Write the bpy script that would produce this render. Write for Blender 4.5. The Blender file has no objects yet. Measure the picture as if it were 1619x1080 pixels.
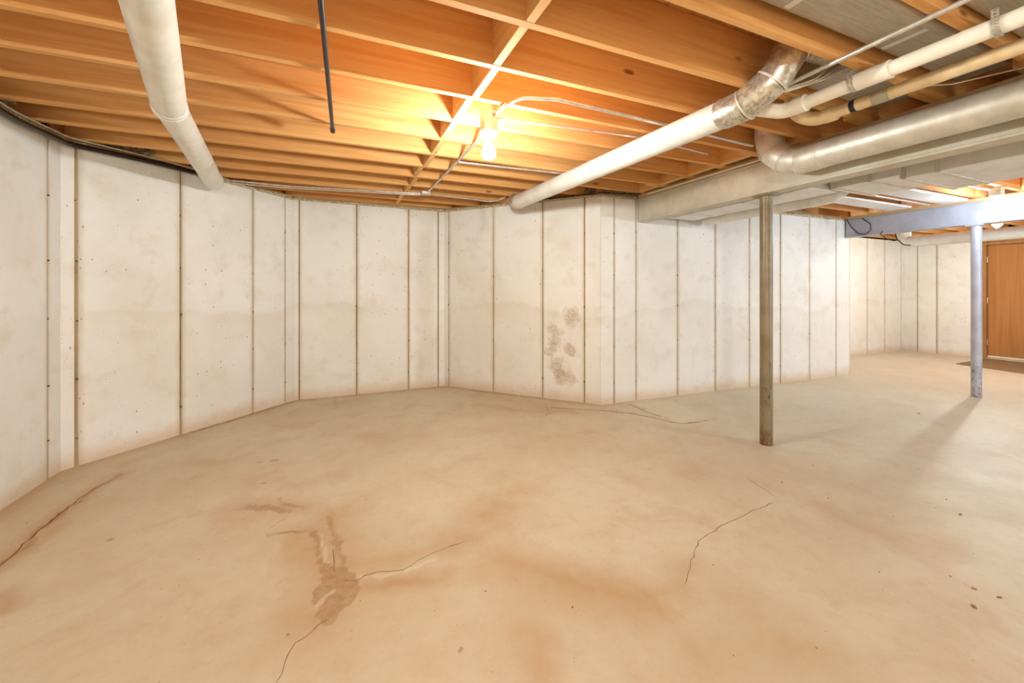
import bpy, bmesh, math, random
import numpy as np
from mathutils import Vector, Matrix
random.seed(7)
scene = bpy.context.scene
COL = scene.collection
PI = math.pi

# ------------------------------------------------------------------ camera
CAM_H, FPX, CX, HOR, YAW = 1.22, 650.0, 809.5, 460.0, math.radians(23.4)
cd = bpy.data.cameras.new('camera'); cam = bpy.data.objects.new('camera', cd); COL.objects.link(cam)
cd.sensor_width = 36.0; cd.lens = FPX / 1619 * 36.0; cd.shift_y = -(540 - HOR) / 1619.0
cd.clip_start = 0.02
cam.location = (0, 0, CAM_H); cam.rotation_euler = (PI / 2, 0, -YAW)
scene.camera = cam
# ------------------------------------------------------------------ world and exposure
w = bpy.data.worlds.new('world'); scene.world = w; w.use_nodes = True
w.node_tree.nodes['Background'].inputs[0].default_value = (0.9, 0.92, 1, 1)
w.node_tree.nodes['Background'].inputs[1].default_value = 0.0
vs = scene.view_settings
vs.view_transform = 'Standard'; vs.look = 'None'; vs.gamma = 1.0; vs.use_curve_mapping = False
vs.exposure = 0.52
# bulbs: (location of bulb centre, watts, colour)
WARM = (0.97, 1.0, 0.96); COOL = (0.68, 0.84, 1.0); CREAM = (0.96, 1.0, 0.92)
LAMP_MAIN = ((0.845, 2.30, 2.06), 56, WARM)
LAMP_FAR = ((6.25, 1.90, 2.10), 22, COOL)
LAMP_DOOR = ((8.6, 2.61, 2.06), 82, CREAM)
FILL_REAR = ((-0.55, -1.8, 2.06), 150, WARM)  # unseen fill bulb, added to even out light on the near floor and joists
FILL_REAR_B = ((6.0, -1.9, 1.75), 230, COOL)  # second unseen bulb, added to brighten the right-hand floor with cool fill

# ------------------------------------------------------------------ helpers
S_, C_ = math.sin(YAW), math.cos(YAW)
def ray(px):                       # ground direction of an image column (unit depth)
    l = (px - CX) / FPX
    return (l * C_ + S_, -l * S_ + C_)
def at_z(px, py, z):
    d = FPX * (z - CAM_H) / (HOR - py); r = ray(px)
    return Vector((r[0] * d, r[1] * d, z))
def at_Y(px, py, Y):
    r = ray(px); t = Y / r[1]; return Vector((r[0] * t, Y, CAM_H + t * (HOR - py) / FPX))
def at_X(px, py, X):
    r = ray(px); t = X / r[0]; return Vector((X, r[1] * t, CAM_H + t * (HOR - py) / FPX))
def wall_u(px, P, Q):              # metres along wall P->Q where image column px meets it
    r = ray(px); dx, dy = Q[0] - P[0], Q[1] - P[1]
    det = r[0] * (-dy) - (-dx) * r[1]
    u = (r[0] * P[1] - r[1] * P[0]) / det
    return u * math.hypot(dx, dy)

def link(name, me, mat=None, parent=None, loc=None):
    o = bpy.data.objects.new(name, me); COL.objects.link(o)
    if mat is not None and me is not None and not me.materials: me.materials.append(mat)
    if parent is not None: o.parent = parent
    if loc is not None: o.location = loc
    return o
def tag(o, label, cat=None, group=None, kind=None):
    o['label'] = label
    if cat: o['category'] = cat
    if group: o['group'] = group
    if kind: o['kind'] = kind
    return o
def empty(name, loc, label, cat, group=None, kind=None):
    o = bpy.data.objects.new(name, None); COL.objects.link(o); o.location = loc; o.empty_display_size = 0.1
    return tag(o, label, cat, group, kind)
def bm_mesh(name, bm, smooth=False, sharp=None):
    me = bpy.data.meshes.new(name); bm.normal_update(); bm.to_mesh(me); bm.free()
    if smooth:
        me.shade_smooth()
        if sharp is not None: me.set_sharp_from_angle(angle=math.radians(sharp))
    return me
def add_box(bm, lo, hi, bev=0.0, mtx=None):
    g = bmesh.ops.create_cube(bm, size=1.0)
    vs_ = g['verts']
    for v in vs_:
        v.co = Vector([lo[i] + (v.co[i] + 0.5) * (hi[i] - lo[i]) for i in range(3)])
    if bev > 0:
        es = list({e for v in vs_ for e in v.link_edges})
        r = bmesh.ops.bevel(bm, geom=es, offset=bev, segments=1, affect='EDGES', clamp_overlap=True)
        vs_ = list({v for v in r['verts']} | {v for v in vs_ if v.is_valid})
    if mtx is not None:
        bmesh.ops.transform(bm, matrix=mtx, verts=[v for v in vs_ if v.is_valid])
def box(name, lo, hi, mat, parent=None, bev=0.0, off=(0, 0, 0)):
    """box given in the parent's frame; mesh is centred on its own origin so that object coordinates vary along it"""
    c = [(lo[i] + hi[i]) / 2 for i in range(3)]
    bm = bmesh.new(); add_box(bm, [lo[i] - c[i] for i in range(3)], [hi[i] - c[i] for i in range(3)], bev)
    return link(name, bm_mesh(name, bm), mat, parent, c)
def fillet(pts, rad, seg=6):
    pts = [Vector(p) for p in pts]
    out = [pts[0]]
    for i in range(1, len(pts) - 1):
        a, b, c = pts[i - 1], pts[i], pts[i + 1]
        d1 = (a - b); d2 = (c - b); l1, l2 = d1.length, d2.length
        d1.normalize(); d2.normalize()
        ang = d1.angle(d2)
        if ang > PI - 0.02: out.append(b); continue
        t = min(rad / math.tan(ang / 2), 0.48 * l1, 0.48 * l2)
        p0, p1 = b + d1 * t, b + d2 * t
        for k in range(seg + 1):
            s = k / seg
            out.append(p0 * (1 - s) ** 2 + b * 2 * s * (1 - s) + p1 * s * s)
    out.append(pts[-1]); return out
def add_tube(bm, pts, r, n=16, cap=True, squash=1.0):
    pts = [Vector(p) for p in pts]
    rs = r if isinstance(r, (list, tuple)) else [r] * len(pts)
    T = []
    for i in range(len(pts)):
        a = pts[max(0, i - 1)]; b = pts[min(len(pts) - 1, i + 1)]
        T.append((b - a).normalized())
    up = Vector((0, 0, 1)) if abs(T[0].z) < 0.9 else Vector((1, 0, 0))
    u = (up - T[0] * up.dot(T[0])).normalized(); rings = []
    for i, p in enumerate(pts):
        u = (u - T[i] * u.dot(T[i])).normalized(); v = T[i].cross(u)
        rings.append([bm.verts.new(p + (u * math.cos(2 * PI * k / n) * squash + v * math.sin(2 * PI * k / n)) * rs[i]) for k in range(n)])
    for a, b in zip(rings, rings[1:]):
        for k in range(n): bm.faces.new((a[k], b[k], b[(k + 1) % n], a[(k + 1) % n]))
    if cap:
        bm.faces.new(rings[0]); bm.faces.new(list(reversed(rings[-1])))
def tube(name, pts, r, mat, parent=None, n=16, cap=True, sharp=40, origin=None):
    o0 = Vector(origin) if origin is not None else Vector((0, 0, 0))
    bm = bmesh.new(); add_tube(bm, [Vector(p) - o0 for p in pts], r, n, cap)
    bmesh.ops.recalc_face_normals(bm, faces=bm.faces)
    return link(name, bm_mesh(name, bm, True, sharp), mat, parent)
def ring(name, p, d, r, mat, parent, t=0.006, wd=0.008, n=28):
    """raised seam ring of a duct"""
    p = Vector(p); d = Vector(d).normalized()
    return tube(name, [p - d * wd, p - d * wd * 0.5, p + d * wd * 0.5, p + d * wd], [r - 0.001, r + t, r + t, r - 0.001], mat, parent, n, True, 25)
def lathe(name, prof, mat, parent=None, loc=(0, 0, 0), n=20, smooth=50):
    bm = bmesh.new(); rings = []
    for r, z in prof:
        if r < 1e-5: rings.append([bm.verts.new((0, 0, z))])
        else: rings.append([bm.verts.new((r * math.cos(2 * PI * k / n), r * math.sin(2 * PI * k / n), z)) for k in range(n)])
    for a, b in zip(rings, rings[1:]):
        for k in range(n):
            k2 = (k + 1) % n
            if len(a) == 1 and len(b) == 1: continue
            if len(a) == 1: bm.faces.new((a[0], b[k2], b[k]))
            elif len(b) == 1: bm.faces.new((a[k], a[k2], b[0]))
            else: bm.faces.new((a[k], a[k2], b[k2], b[k]))
    bmesh.ops.recalc_face_normals(bm, faces=bm.faces)
    return link(name, bm_mesh(name, bm, True, smooth), mat, parent, loc)

# ------------------------------------------------------------------ materials
def srgb(r, g, b):
    f = lambda c: (c / 255 / 12.92) if c / 255 <= 0.04045 else ((c / 255 + 0.055) / 1.055) ** 2.4
    return (f(r), f(g), f(b), 1)
class NT:
    def __init__(s, name):
        s.m = bpy.data.materials.new(name); s.m.use_nodes = True; s.t = s.m.node_tree
        s.b = s.t.nodes['Principled BSDF']
    def n(s, typ, **kw):
        nd = s.t.nodes.new(typ)
        for k, v in kw.items(): setattr(nd, k, v)
        return nd
    def set(s, sock, v):
        if isinstance(v, bpy.types.NodeSocket): s.t.links.new(v, sock)
        else: sock.default_value = v
    def math(s, op, a, b=0.0, c=None, clamp=False):
        nd = s.n('ShaderNodeMath', operation=op, use_clamp=clamp)
        s.set(nd.inputs[0], a); s.set(nd.inputs[1], b)
        if c is not None: s.set(nd.inputs[2], c)
        return nd.outputs[0]
    def mix(s, f, a, b, mode='MIX'):
        nd = s.n('ShaderNodeMix', data_type='RGBA', blend_type=mode)
        s.set(nd.inputs[0], f); s.set(nd.inputs[6], a); s.set(nd.inputs[7], b); return nd.outputs[2]
    def noise(s, vec, scale, detail=3, rough=0.5, dist=0.0):
        nd = s.n('ShaderNodeTexNoise'); s.set(nd.inputs['Vector'], vec)
        nd.inputs['Scale'].default_value = scale; nd.inputs['Detail'].default_value = detail
        nd.inputs['Roughness'].default_value = rough; nd.inputs['Distortion'].default_value = dist
        return nd.outputs['Fac']
    def voro(s, vec, scale, out='Distance', feature='F1', rnd=1.0):
        nd = s.n('ShaderNodeTexVoronoi', feature=feature); s.set(nd.inputs['Vector'], vec)
        nd.inputs['Scale'].default_value = scale; nd.inputs['Randomness'].default_value = rnd
        return nd.outputs[out]
    def step(s, v, a, b):          # smooth 0..1 between a and b
        nd = s.n('ShaderNodeMapRange', interpolation_type='SMOOTHSTEP'); s.set(nd.inputs[0], v)
        nd.inputs[1].default_value = a; nd.inputs[2].default_value = b; return nd.outputs[0]
    def mapping(s, vec, scale=(1, 1, 1), loc=None):
        nd = s.n('ShaderNodeMapping'); s.set(nd.inputs[0], vec); nd.inputs['Scale'].default_value = scale
        if loc is not None: s.set(nd.inputs['Location'], loc)
        return nd.outputs[0]
    def pos(s): return s.n('ShaderNodeNewGeometry').outputs['Position']
    def obj(s): return s.n('ShaderNodeTexCoord').outputs['Object']
    def rand(s): return s.n('ShaderNodeObjectInfo').outputs['Random']
    def sep(s, v):
        nd = s.n('ShaderNodeSeparateXYZ'); s.set(nd.inputs[0], v); return nd.outputs
    def bump(s, h, strength=0.3, dist=0.01):
        nd = s.n('ShaderNodeBump'); s.set(nd.inputs['Height'], h)
        nd.inputs['Strength'].default_value = strength; nd.inputs['Distance'].default_value = dist
        s.t.links.new(nd.outputs[0], s.b.inputs['Normal'])
    def done(s, col, rough=0.8, metal=0.0, spec=None):
        s.set(s.b.inputs['Base Color'], col); s.set(s.b.inputs['Roughness'], rough); s.set(s.b.inputs['Metallic'], metal)
        if spec is not None: s.b.inputs['Specular IOR Level'].default_value = spec
        return s.m

def mat_wood(name, c1, c2, knot, axis=0, sc=1.0):
    t = NT(name); o = t.obj(); r = t.rand()
    sh = t.n('ShaderNodeCombineXYZ'); t.set(sh.inputs[0], t.math('MULTIPLY', r, 37.0)); t.set(sh.inputs[1], t.math('MULTIPLY', r, 11.0)); t.set(sh.inputs[2], t.math('MULTIPLY', r, 19.0))
    s1 = [22 * sc] * 3; s1[axis] = 0.9 * sc
    v = t.mapping(o, tuple(s1), sh.outputs[0])
    g = t.noise(v, 1.0, 4, 0.6, 0.6)
    s2 = [3.2] * 3; s2[axis] = 0.5
    blot = t.noise(t.mapping(o, tuple(s2), sh.outputs[0]), 1.0, 2)
    col = t.mix(t.step(g, 0.3, 0.72), c1, c2)
    col = t.mix(t.math('MULTIPLY', t.step(blot, 0.45, 0.75), 0.45), col, c2)
    s3 = [6.5] * 3; s3[axis] = 2.4; s3[(axis + 1) % 3] = 0.25
    kv = t.mapping(o, tuple(s3), sh.outputs[0])
    kd = t.voro(kv, 1.0); kc = t.voro(kv, 1.0, 'Color')
    kk = t.math('MULTIPLY', t.math('SUBTRACT', 1.0, t.step(kd, 0.05, 0.12)), t.math('GREATER_THAN', t.sep(kc)[0], 0.66))
    col = t.mix(t.math('MULTIPLY', kk, 0.8), col, knot)
    col = t.mix(t.math('MULTIPLY', r, 0.22), col, c2)
    t.bump(g, 0.12, 0.004)
    return t.done(col, 0.72, 0, 0.25)
M = {}
M['joist'] = mat_wood('joist_wood', srgb(231, 181, 118), srgb(213, 151, 86), srgb(108, 58, 24))
M['block'] = mat_wood('blocking_wood', srgb(236, 190, 130), srgb(220, 164, 98), srgb(120, 70, 30), axis=1)
M['sub'] = mat_wood('subfloor_wood', srgb(222, 160, 100), srgb(196, 126, 68), srgb(90, 45, 18), axis=1)
M['sill'] = mat_wood('sill_wood', srgb(205, 180, 138), srgb(168, 136, 92), srgb(80, 55, 30))
M['plate'] = mat_wood('plate_wood', srgb(222, 196, 156), srgb(200, 166, 122), srgb(100, 65, 35), axis=1)
M['doorwood'] = mat_wood('door_wood', srgb(176, 122, 70), srgb(160, 104, 54), srgb(140, 86, 40), axis=2, sc=0.7)
M['doorframe'] = mat_wood('door_frame_wood', srgb(176, 130, 84), srgb(150, 104, 60), srgb(110, 70, 36), axis=2)

def mat_wall(name, base, low, dirt, patch=False):
    t = NT(name); p = t.pos(); x, y, z = t.sep(p)[0:3]; r = t.rand()
    big = t.noise(p, 1.3, 3, 0.55); mid = t.noise(p, 5.5, 4, 0.6); fine = t.noise(p, 60, 3, 0.6)
    strk = t.noise(t.mapping(p, (3.0, 3.0, 22.0)), 1.0, 3, 0.6)
    col = t.mix(t.step(big, 0.40, 0.68), base, low)
    col = t.mix(t.math('MULTIPLY', t.step(mid, 0.5, 0.75), 0.40), col, dirt)
    col = t.mix(t.math('MULTIPLY', t.step(strk, 0.45, 0.7), 0.16), col, low)
    # old water line about a metre up, wavering from panel to panel
    wl = t.math('ADD', t.math('MULTIPLY', t.noise(t.mapping(p, (0.9, 0.9, 0.0)), 1.0, 2), 0.55), 0.72)
    wl = t.math('ADD', wl, t.math('MULTIPLY', t.noise(p, 9, 2), 0.06))
    dz = t.math('SUBTRACT', z, wl)
    below = t.math('SUBTRACT', 1.0, t.step(dz, -0.02, 0.03))
    line = t.math('MULTIPLY', t.step(dz, -0.16, 0.0), below)
    col = t.mix(t.math('MULTIPLY', below, 0.08), col, dirt)
    col = t.mix(t.math('MULTIPLY', line, t.math('MULTIPLY', t.step(big, 0.35, 0.6), 0.24)), col, dirt)
    # dirt that gathered along the form joints
    gn = t.n('ShaderNodeTexCoord').outputs['Generated']; gxx = t.sep(gn)[0]
    ed = t.math('MINIMUM', gxx, t.math('SUBTRACT', 1.0, gxx))
    ed = t.math('ADD', ed, t.math('MULTIPLY', t.math('SUBTRACT', t.noise(t.mapping(p, (4, 4, 1.6)), 2.2, 4, 0.65), 0.5), 0.10))
    col = t.mix(t.math('MULTIPLY', t.math('SUBTRACT', 1.0, t.step(ed, 0.0, 0.07)), 0.42), col, srgb(190, 164, 126))
    # damp and rust at the foot
    foot = t.math('SUBTRACT', 1.0, t.step(t.math('ADD', z, t.math('MULTIPLY', t.math('SUBTRACT', mid, 0.5), 0.18)), 0.0, 0.16))
    col = t.mix(t.math('MULTIPLY', foot, 0.55), col, srgb(196, 158, 104))
    # pits
    pv = t.mapping(p, (1, 1, 0.62)); pd = t.voro(pv, 21.0); pc = t.sep(t.voro(pv, 21.0, 'Color'))
    pit = t.math('MULTIPLY', t.math('LESS_THAN', pd, t.math('MULTIPLY', pc[1], 0.13)), t.math('GREATER_THAN', pc[0], 0.42))
    col = t.mix(t.math('MULTIPLY', pit, 0.62), col, srgb(120, 92, 60))
    qd = t.voro(p, 62.0); qc = t.sep(t.voro(p, 62.0, 'Color'))
    q2 = t.math('MULTIPLY', t.math('LESS_THAN', qd, t.math('MULTIPLY', qc[1], 0.24)), t.math('GREATER_THAN', t.math('ADD', qc[0], t.math('MULTIPLY', mid, 0.6)), 1.06))
    col = t.mix(t.math('MULTIPLY', q2, 0.40), col, srgb(136, 108, 74))
    h = t.math('ADD', t.math('MULTIPLY', fine, 0.35), t.math('MULTIPLY', pit, -1.0))
    if patch:                     # honeycombed area with exposed aggregate
        for (cx_, cy_, cz_, rr) in ((2.279, 4.057, 0.736, 0.12), (2.255, 4.085, 0.563, 0.07), (2.304, 4.028, 0.369, 0.13), (2.357, 3.966, 0.256, 0.14), (2.414, 3.899, 0.927, 0.13), (2.404, 3.91, 0.577, 0.075)):
            vd = t.n('ShaderNodeVectorMath', operation='DISTANCE'); t.set(vd.inputs[0], p); vd.inputs[1].default_value = (cx_, cy_, cz_)
            d = t.math('ADD', vd.outputs['Value'], t.math('MULTIPLY', t.math('SUBTRACT', t.noise(p, 9, 3), 0.5), 0.26))
            msk = t.math('SUBTRACT', 1.0, t.step(d, rr * 0.35, rr * 1.05))
            agg = t.step(t.voro(t.mapping(p, (1, 1, 2.4)), 46.0, 'Distance', 'F1'), 0.30, 0.55)
            f = t.math('MULTIPLY', msk, agg)
            col = t.mix(t.math('MULTIPLY', f, 0.45), col, srgb(132, 100, 52))
            col = t.mix(t.math('MULTIPLY', msk, 0.2), col, srgb(196, 160, 104))
            h = t.math('SUBTRACT', h, t.math('MULTIPLY', f, 0.9))
    col = t.mix(t.math('MULTIPLY', r, 0.13), col, low)
    t.bump(h, 0.35, 0.004)
    return t.done(col, 0.86, 0, 0.25)
M['wall'] = mat_wall('concrete_wall', srgb(234, 231, 225), srgb(226, 221, 212), srgb(208, 194, 170))
M['wall_patch'] = mat_wall('concrete_wall_honeycomb', srgb(234, 231, 225), srgb(226, 221, 212), srgb(208, 194, 170), True)
M['joint'] = mat_wall('concrete_joint', srgb(172, 148, 112), srgb(146, 118, 80), srgb(112, 84, 52))

def mat_floor():
    t = NT('concrete_floor'); p = t.pos()
    at = t.n('ShaderNodeAttribute', attribute_name='stain'); st = t.sep(at.outputs['Vector'])
    big = t.noise(p, 0.8, 4, 0.6); mid = t.noise(p, 3.2, 5, 0.62, 0.5); fine = t.noise(p, 45, 3, 0.6)
    swirl = t.noise(t.mapping(p, (1.3, 0.7, 1)), 2.1, 5, 0.7, 1.6)
    col = t.mix(t.step(big, 0.36, 0.66), srgb(209, 197, 167), srgb(199, 181, 146))
    col = t.mix(t.math('MULTIPLY', t.step(mid, 0.48, 0.74), 0.40), col, srgb(188, 156, 114))
    col = t.mix(t.math('MULTIPLY', t.step(swirl, 0.55, 0.72), 0.28), col, srgb(220, 208, 186))
    col = t.mix(t.math('MULTIPLY', t.step(fine, 0.5, 0.8), 0.12), col, srgb(170, 140, 100))
    # iron-stained tan by the bay; cool lamp light painted in as grey towards +X
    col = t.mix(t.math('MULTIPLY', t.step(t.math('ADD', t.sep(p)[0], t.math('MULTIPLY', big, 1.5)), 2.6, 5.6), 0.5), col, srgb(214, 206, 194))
    nz = t.math('ADD', t.math('MULTIPLY', t.noise(p, 11, 4, 0.65), 0.8), 0.35)
    soft = t.math('MULTIPLY', st[0], nz, clamp=True)
    col = t.mix(t.math('MULTIPLY', soft, 0.75), col, srgb(178, 130, 76))
    hard = t.step(t.math('ADD', st[1], t.math('MULTIPLY', t.math('SUBTRACT', t.noise(p, 16, 5, 0.7), 0.5), 1.1)), 0.36, 0.66)
    col = t.mix(t.math('MULTIPLY', hard, t.math('ADD', 0.34, t.math('MULTIPLY', t.step(t.noise(p, 26, 4, 0.7), 0.4, 0.65), 0.34))), col, srgb(156, 110, 64))
    pale = t.step(t.math('ADD', st[2], t.math('MULTIPLY', t.math('SUBTRACT', t.noise(p, 20, 3, 0.6), 0.5), 0.4)), 0.40, 0.62)
    col = t.mix(t.math('MULTIPLY', pale, 0.5), col, srgb(222, 208, 182))
    sv = t.voro(p, 9.0); sc = t.sep(t.voro(p, 9.0, 'Color'))
    spk = t.math('MULTIPLY', t.math('LESS_THAN', sv, t.math('MULTIPLY', sc[1], 0.06)), t.math('GREATER_THAN', sc[0], 0.6))
    col = t.mix(t.math('MULTIPLY', spk, 0.6), col, srgb(110, 80, 48))
    s2 = t.voro(p, 34.0); c2 = t.sep(t.voro(p, 34.0, 'Color'))
    sp2 = t.math('MULTIPLY', t.math('LESS_THAN', s2, t.math('MULTIPLY', c2[1], 0.14)), t.math('GREATER_THAN', t.math('ADD', c2[0], t.math('MULTIPLY', mid, 0.7)), 1.16))
    col = t.mix(t.math('MULTIPLY', sp2, 0.42), col, srgb(120, 90, 58))
    mot = t.noise(p, 13, 5, 0.7)
    col = t.mix(t.math('MULTIPLY', t.step(mot, 0.45, 0.72), 0.22), col, srgb(180, 150, 112))
    rough = t.math('ADD', 0.38, t.math('MULTIPLY', mid, 0.25))
    t.bump(t.math('ADD', t.math('MULTIPLY', fine, 0.3), mid), 0.10, 0.006)
    return t.done(col, rough, 0, 0.5)
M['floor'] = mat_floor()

def mat_metal(name, c1, c2, rough, metal, sc=14.0, streak=None, bump=0.05):
    t = NT(name); o = t.pos(); n1 = t.noise(t.mapping(o, streak or (1, 1, 1)), sc, 4, 0.6); n2 = t.noise(o, 2.0, 2)
    col = t.mix(t.step(n1, 0.35, 0.7), c1, c2)
    col = t.mix(t.math('MULTIPLY', t.step(n2, 0.45, 0.7), 0.3), col, c2)
    t.bump(n1, bump, 0.004)
    return t.done(col, t.math('ADD', rough, t.math('MULTIPLY', n1, 0.12)), metal)
M['duct_white'] = mat_metal('pale_duct_metal', srgb(233, 230, 222), srgb(220, 215, 203), 0.42, 0.2, 6)
M['galv'] = mat_metal('galvanised_metal', srgb(226, 222, 212), srgb(204, 198, 186), 0.42, 0.5, 9)
M['spangle'] = mat_metal('spangled_galvanised_metal', srgb(226, 220, 206), srgb(168, 160, 146), 0.26, 0.7, 42, None, 0.25)
M['pan'] = mat_metal('dull_sheet_metal', srgb(196, 190, 178), srgb(176, 168, 154), 0.42, 0.55, 12, (0.6, 8, 1), 0.03)
M['sheet'] = mat_metal('trunk_sheet_metal', srgb(232, 229, 226), srgb(216, 211, 206), 0.45, 0.12, 5)
M['emt'] = mat_metal('conduit_steel', srgb(226, 224, 218), srgb(200, 196, 188), 0.3, 0.7, 20)
M['strap'] = mat_metal('strap_steel', srgb(214, 210, 200), srgb(180, 172, 158), 0.4, 0.6, 60)
def plain(name, c, rough=0.6, metal=0.0, var=None, sc=12):
    t = NT(name); n1 = t.noise(t.pos(), sc, 4, 0.6)
    return t.done(t.mix(t.step(n1, 0.35, 0.7), c, var or tuple(x * 0.85 for x in c[:3]) + (1,)), rough, metal)
M['pvc'] = plain('cream_pvc', srgb(246, 241, 228), 0.38, 0, srgb(242, 234, 216))
M['pvc_tan'] = plain('tan_pvc', srgb(226, 202, 160), 0.42, 0, srgb(216, 188, 142))
M['black'] = plain('black_plastic', srgb(38, 32, 28), 0.4)
M['iron'] = plain('black_iron', srgb(44, 32, 34), 0.42, 0.2)
M['darkpipe'] = plain('dark_pipe', srgb(56, 38, 30), 0.25, 0.3, srgb(40, 26, 20))
M['tape'] = plain('grey_tape', srgb(178, 166, 144), 0.6)
M['porcelain'] = plain('porcelain', srgb(232, 226, 214), 0.35)
M['rubber'] = plain('door_mat_fibre', srgb(146, 116, 78), 0.95, 0, srgb(120, 92, 58), 60)
M['hinge'] = plain('hinge_metal', srgb(200, 190, 165), 0.4, 0.6)
M['thresh'] = plain('threshold_metal', srgb(232, 222, 200), 0.4, 0.3)
M['crack'] = plain('crack_dirt', srgb(140, 100, 62), 0.95, 0, srgb(110, 76, 46), 30)
M['rust_crack'] = plain('rust_crack_dirt', srgb(150, 92, 44), 0.95, 0, srgb(118, 68, 30), 30)
M['debris'] = plain('debris', srgb(166, 128, 82), 0.9, 0, srgb(112, 82, 50), 80)
M['tie'] = plain('tie_hole', srgb(112, 84, 54), 0.9)
M['insul'] = plain('dirty_insulation', srgb(176, 156, 118), 0.95, 0, srgb(108, 88, 58), 40)
M['foam'] = plain('sill_foam', srgb(212, 198, 160), 0.9, 0, srgb(160, 138, 92), 45)
def mat_paint(name, c, c2, chip, amount):
    t = NT(name); p = t.pos(); z = t.sep(p)[2]
    n1 = t.noise(p, 5, 3); n2 = t.noise(t.mapping(p, (1, 1, 0.35)), 55, 4, 0.6)
    col = t.mix(t.step(n1, 0.35, 0.7), c, c2)
    thr = t.math('ADD', 0.62 - amount * 0.1, t.math('MULTIPLY', z, 0.11))
    chipm = t.math('GREATER_THAN', n2, thr)
    col = t.mix(t.math('MULTIPLY', chipm, 0.8), col, chip)
    rust = t.math('MULTIPLY', t.math('SUBTRACT', 1.0, t.step(z, 0.03, 0.16)), t.step(n2, 0.42, 0.6))
    col = t.mix(t.math('MULTIPLY', rust, 0.8), col, srgb(120, 70, 34))
    t.bump(t.math('MULTIPLY', chipm, -1.0), 0.3, 0.002)
    return t.done(col, 0.42, 0.15)
M['post_a'] = mat_paint('olive_grey_post_paint', srgb(140, 126, 100), srgb(118, 102, 74), srgb(82, 60, 38), 0.4)
M['post_b'] = mat_paint('lavender_grey_post_paint', srgb(176, 174, 182), srgb(160, 158, 166), srgb(70, 58, 56), 0.2)
M['beam_a'] = mat_metal('beige_beam_paint', srgb(204, 196, 180), srgb(190, 180, 160), 0.5, 0.1, 6)
M['beam_b'] = mat_metal('blue_grey_beam_paint', srgb(184, 184, 194), srgb(170, 170, 182), 0.5, 0.1, 6)
def mat_emit(name, c, s):
    t = NT(name); t.b.inputs['Base Color'].default_value = (0.9, 0.9, 0.9, 1)
    t.b.inputs['Emission Color'].default_value = c + (1,); t.b.inputs['Emission Strength'].default_value = s
    return t.m

# ------------------------------------------------------------------ setting: plan of the room (metres)
H = 2.24; JB = 2.28; JT = 2.545
A0, A1 = (-1.70, -3.2), (-1.70, 3.766)
C0, C1 = (-0.415, 5.165), (1.305, 5.195)
E0, E1 = (2.617, 3.662), (6.88, 3.535)
F0, F1 = (6.88, 4.556), (10.76, 4.556)
G0, G1 = (10.76, 4.556), (10.76, -3.2)

# floor with stain attributes
def grid_coords(lo, hi, flo, fhi, fine, coarse):
    a = list(np.arange(lo, flo, coarse)) + list(np.arange(flo, fhi, fine)) + list(np.arange(fhi, hi, coarse)) + [hi]
    return np.array(a)
gx = grid_coords(-1.9, 10.96, -1.75, 4.6, 0.016, 0.12); gy = grid_coords(-3.4, 5.4, 0.6, 5.25, 0.016, 0.12)
XX, YY = np.meshgrid(gx, gy)
st = np.zeros(XX.shape + (3,))
_rs = np.random.RandomState(5)
def wob(scale, n=10):
    o = np.zeros(XX.shape)
    for _ in range(n):
        a = _rs.uniform(0, 2 * PI); k_ = 2 * PI / (scale * _rs.uniform(0.6, 1.6))
        o += np.sin(k_ * (XX * math.cos(a) + YY * math.sin(a)) + _rs.uniform(0, 6.28))
    return o / math.sqrt(n)
XW = XX + 0.014 * wob(0.30) + 0.008 * wob(0.10); YW = YY + 0.014 * wob(0.30) + 0.008 * wob(0.10)
def fl(px, py): v = at_z(px, py, 0); return (v.x, v.y)
def dist_line(pts):
    d = np.full(XX.shape, 1e9)
    for (x0, y0), (x1, y1) in zip(pts, pts[1:]):
        vx, vy = x1 - x0, y1 - y0; L = vx * vx + vy * vy + 1e-12
        t = np.clip(((XW - x0) * vx + (YW - y0) * vy) / L, 0, 1)
        d = np.minimum(d, np.hypot(XW - x0 - t * vx, YW - y0 - t * vy))
    return d
def stroke(ch, pix, wid, amt):
    wid *= (1.25, 1.7, 1.3)[ch]
    m = amt * np.clip(1 - dist_line([fl(*p) for p in pix]) / wid, 0, 1)
    st[..., ch] = np.maximum(st[..., ch], m)
def poly(ch, pix, soft, amt):
    P = [fl(*p) for p in pix]; ins = np.zeros(XX.shape, bool)
    for (x0, y0), (x1, y1) in zip(P, P[1:] + P[:1]):
        c = ((y0 > YW) != (y1 > YW)); xi = (x1 - x0) * (YW - y0) / ((y1 - y0) + 1e-12) + x0
        ins ^= c & (XW < xi)
    d = dist_line(P + P[:1]); m = amt * np.where(ins, 1, np.clip(1 - d / soft, 0, 1))
    st[..., ch] = np.maximum(st[..., ch], m)
def blob(ch, px, py, r, amt, asp=1.0):
    x, y = fl(px, py); c_, s_ = C_, S_
    u = (XX - x) * c_ - (YY - y) * s_; v = (XX - x) * s_ + (YY - y) * c_
    m = amt * np.clip(1.15 - np.hypot(u / asp, v) / r, 0, 1); st[..., ch] = np.maximum(st[..., ch], m)
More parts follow.
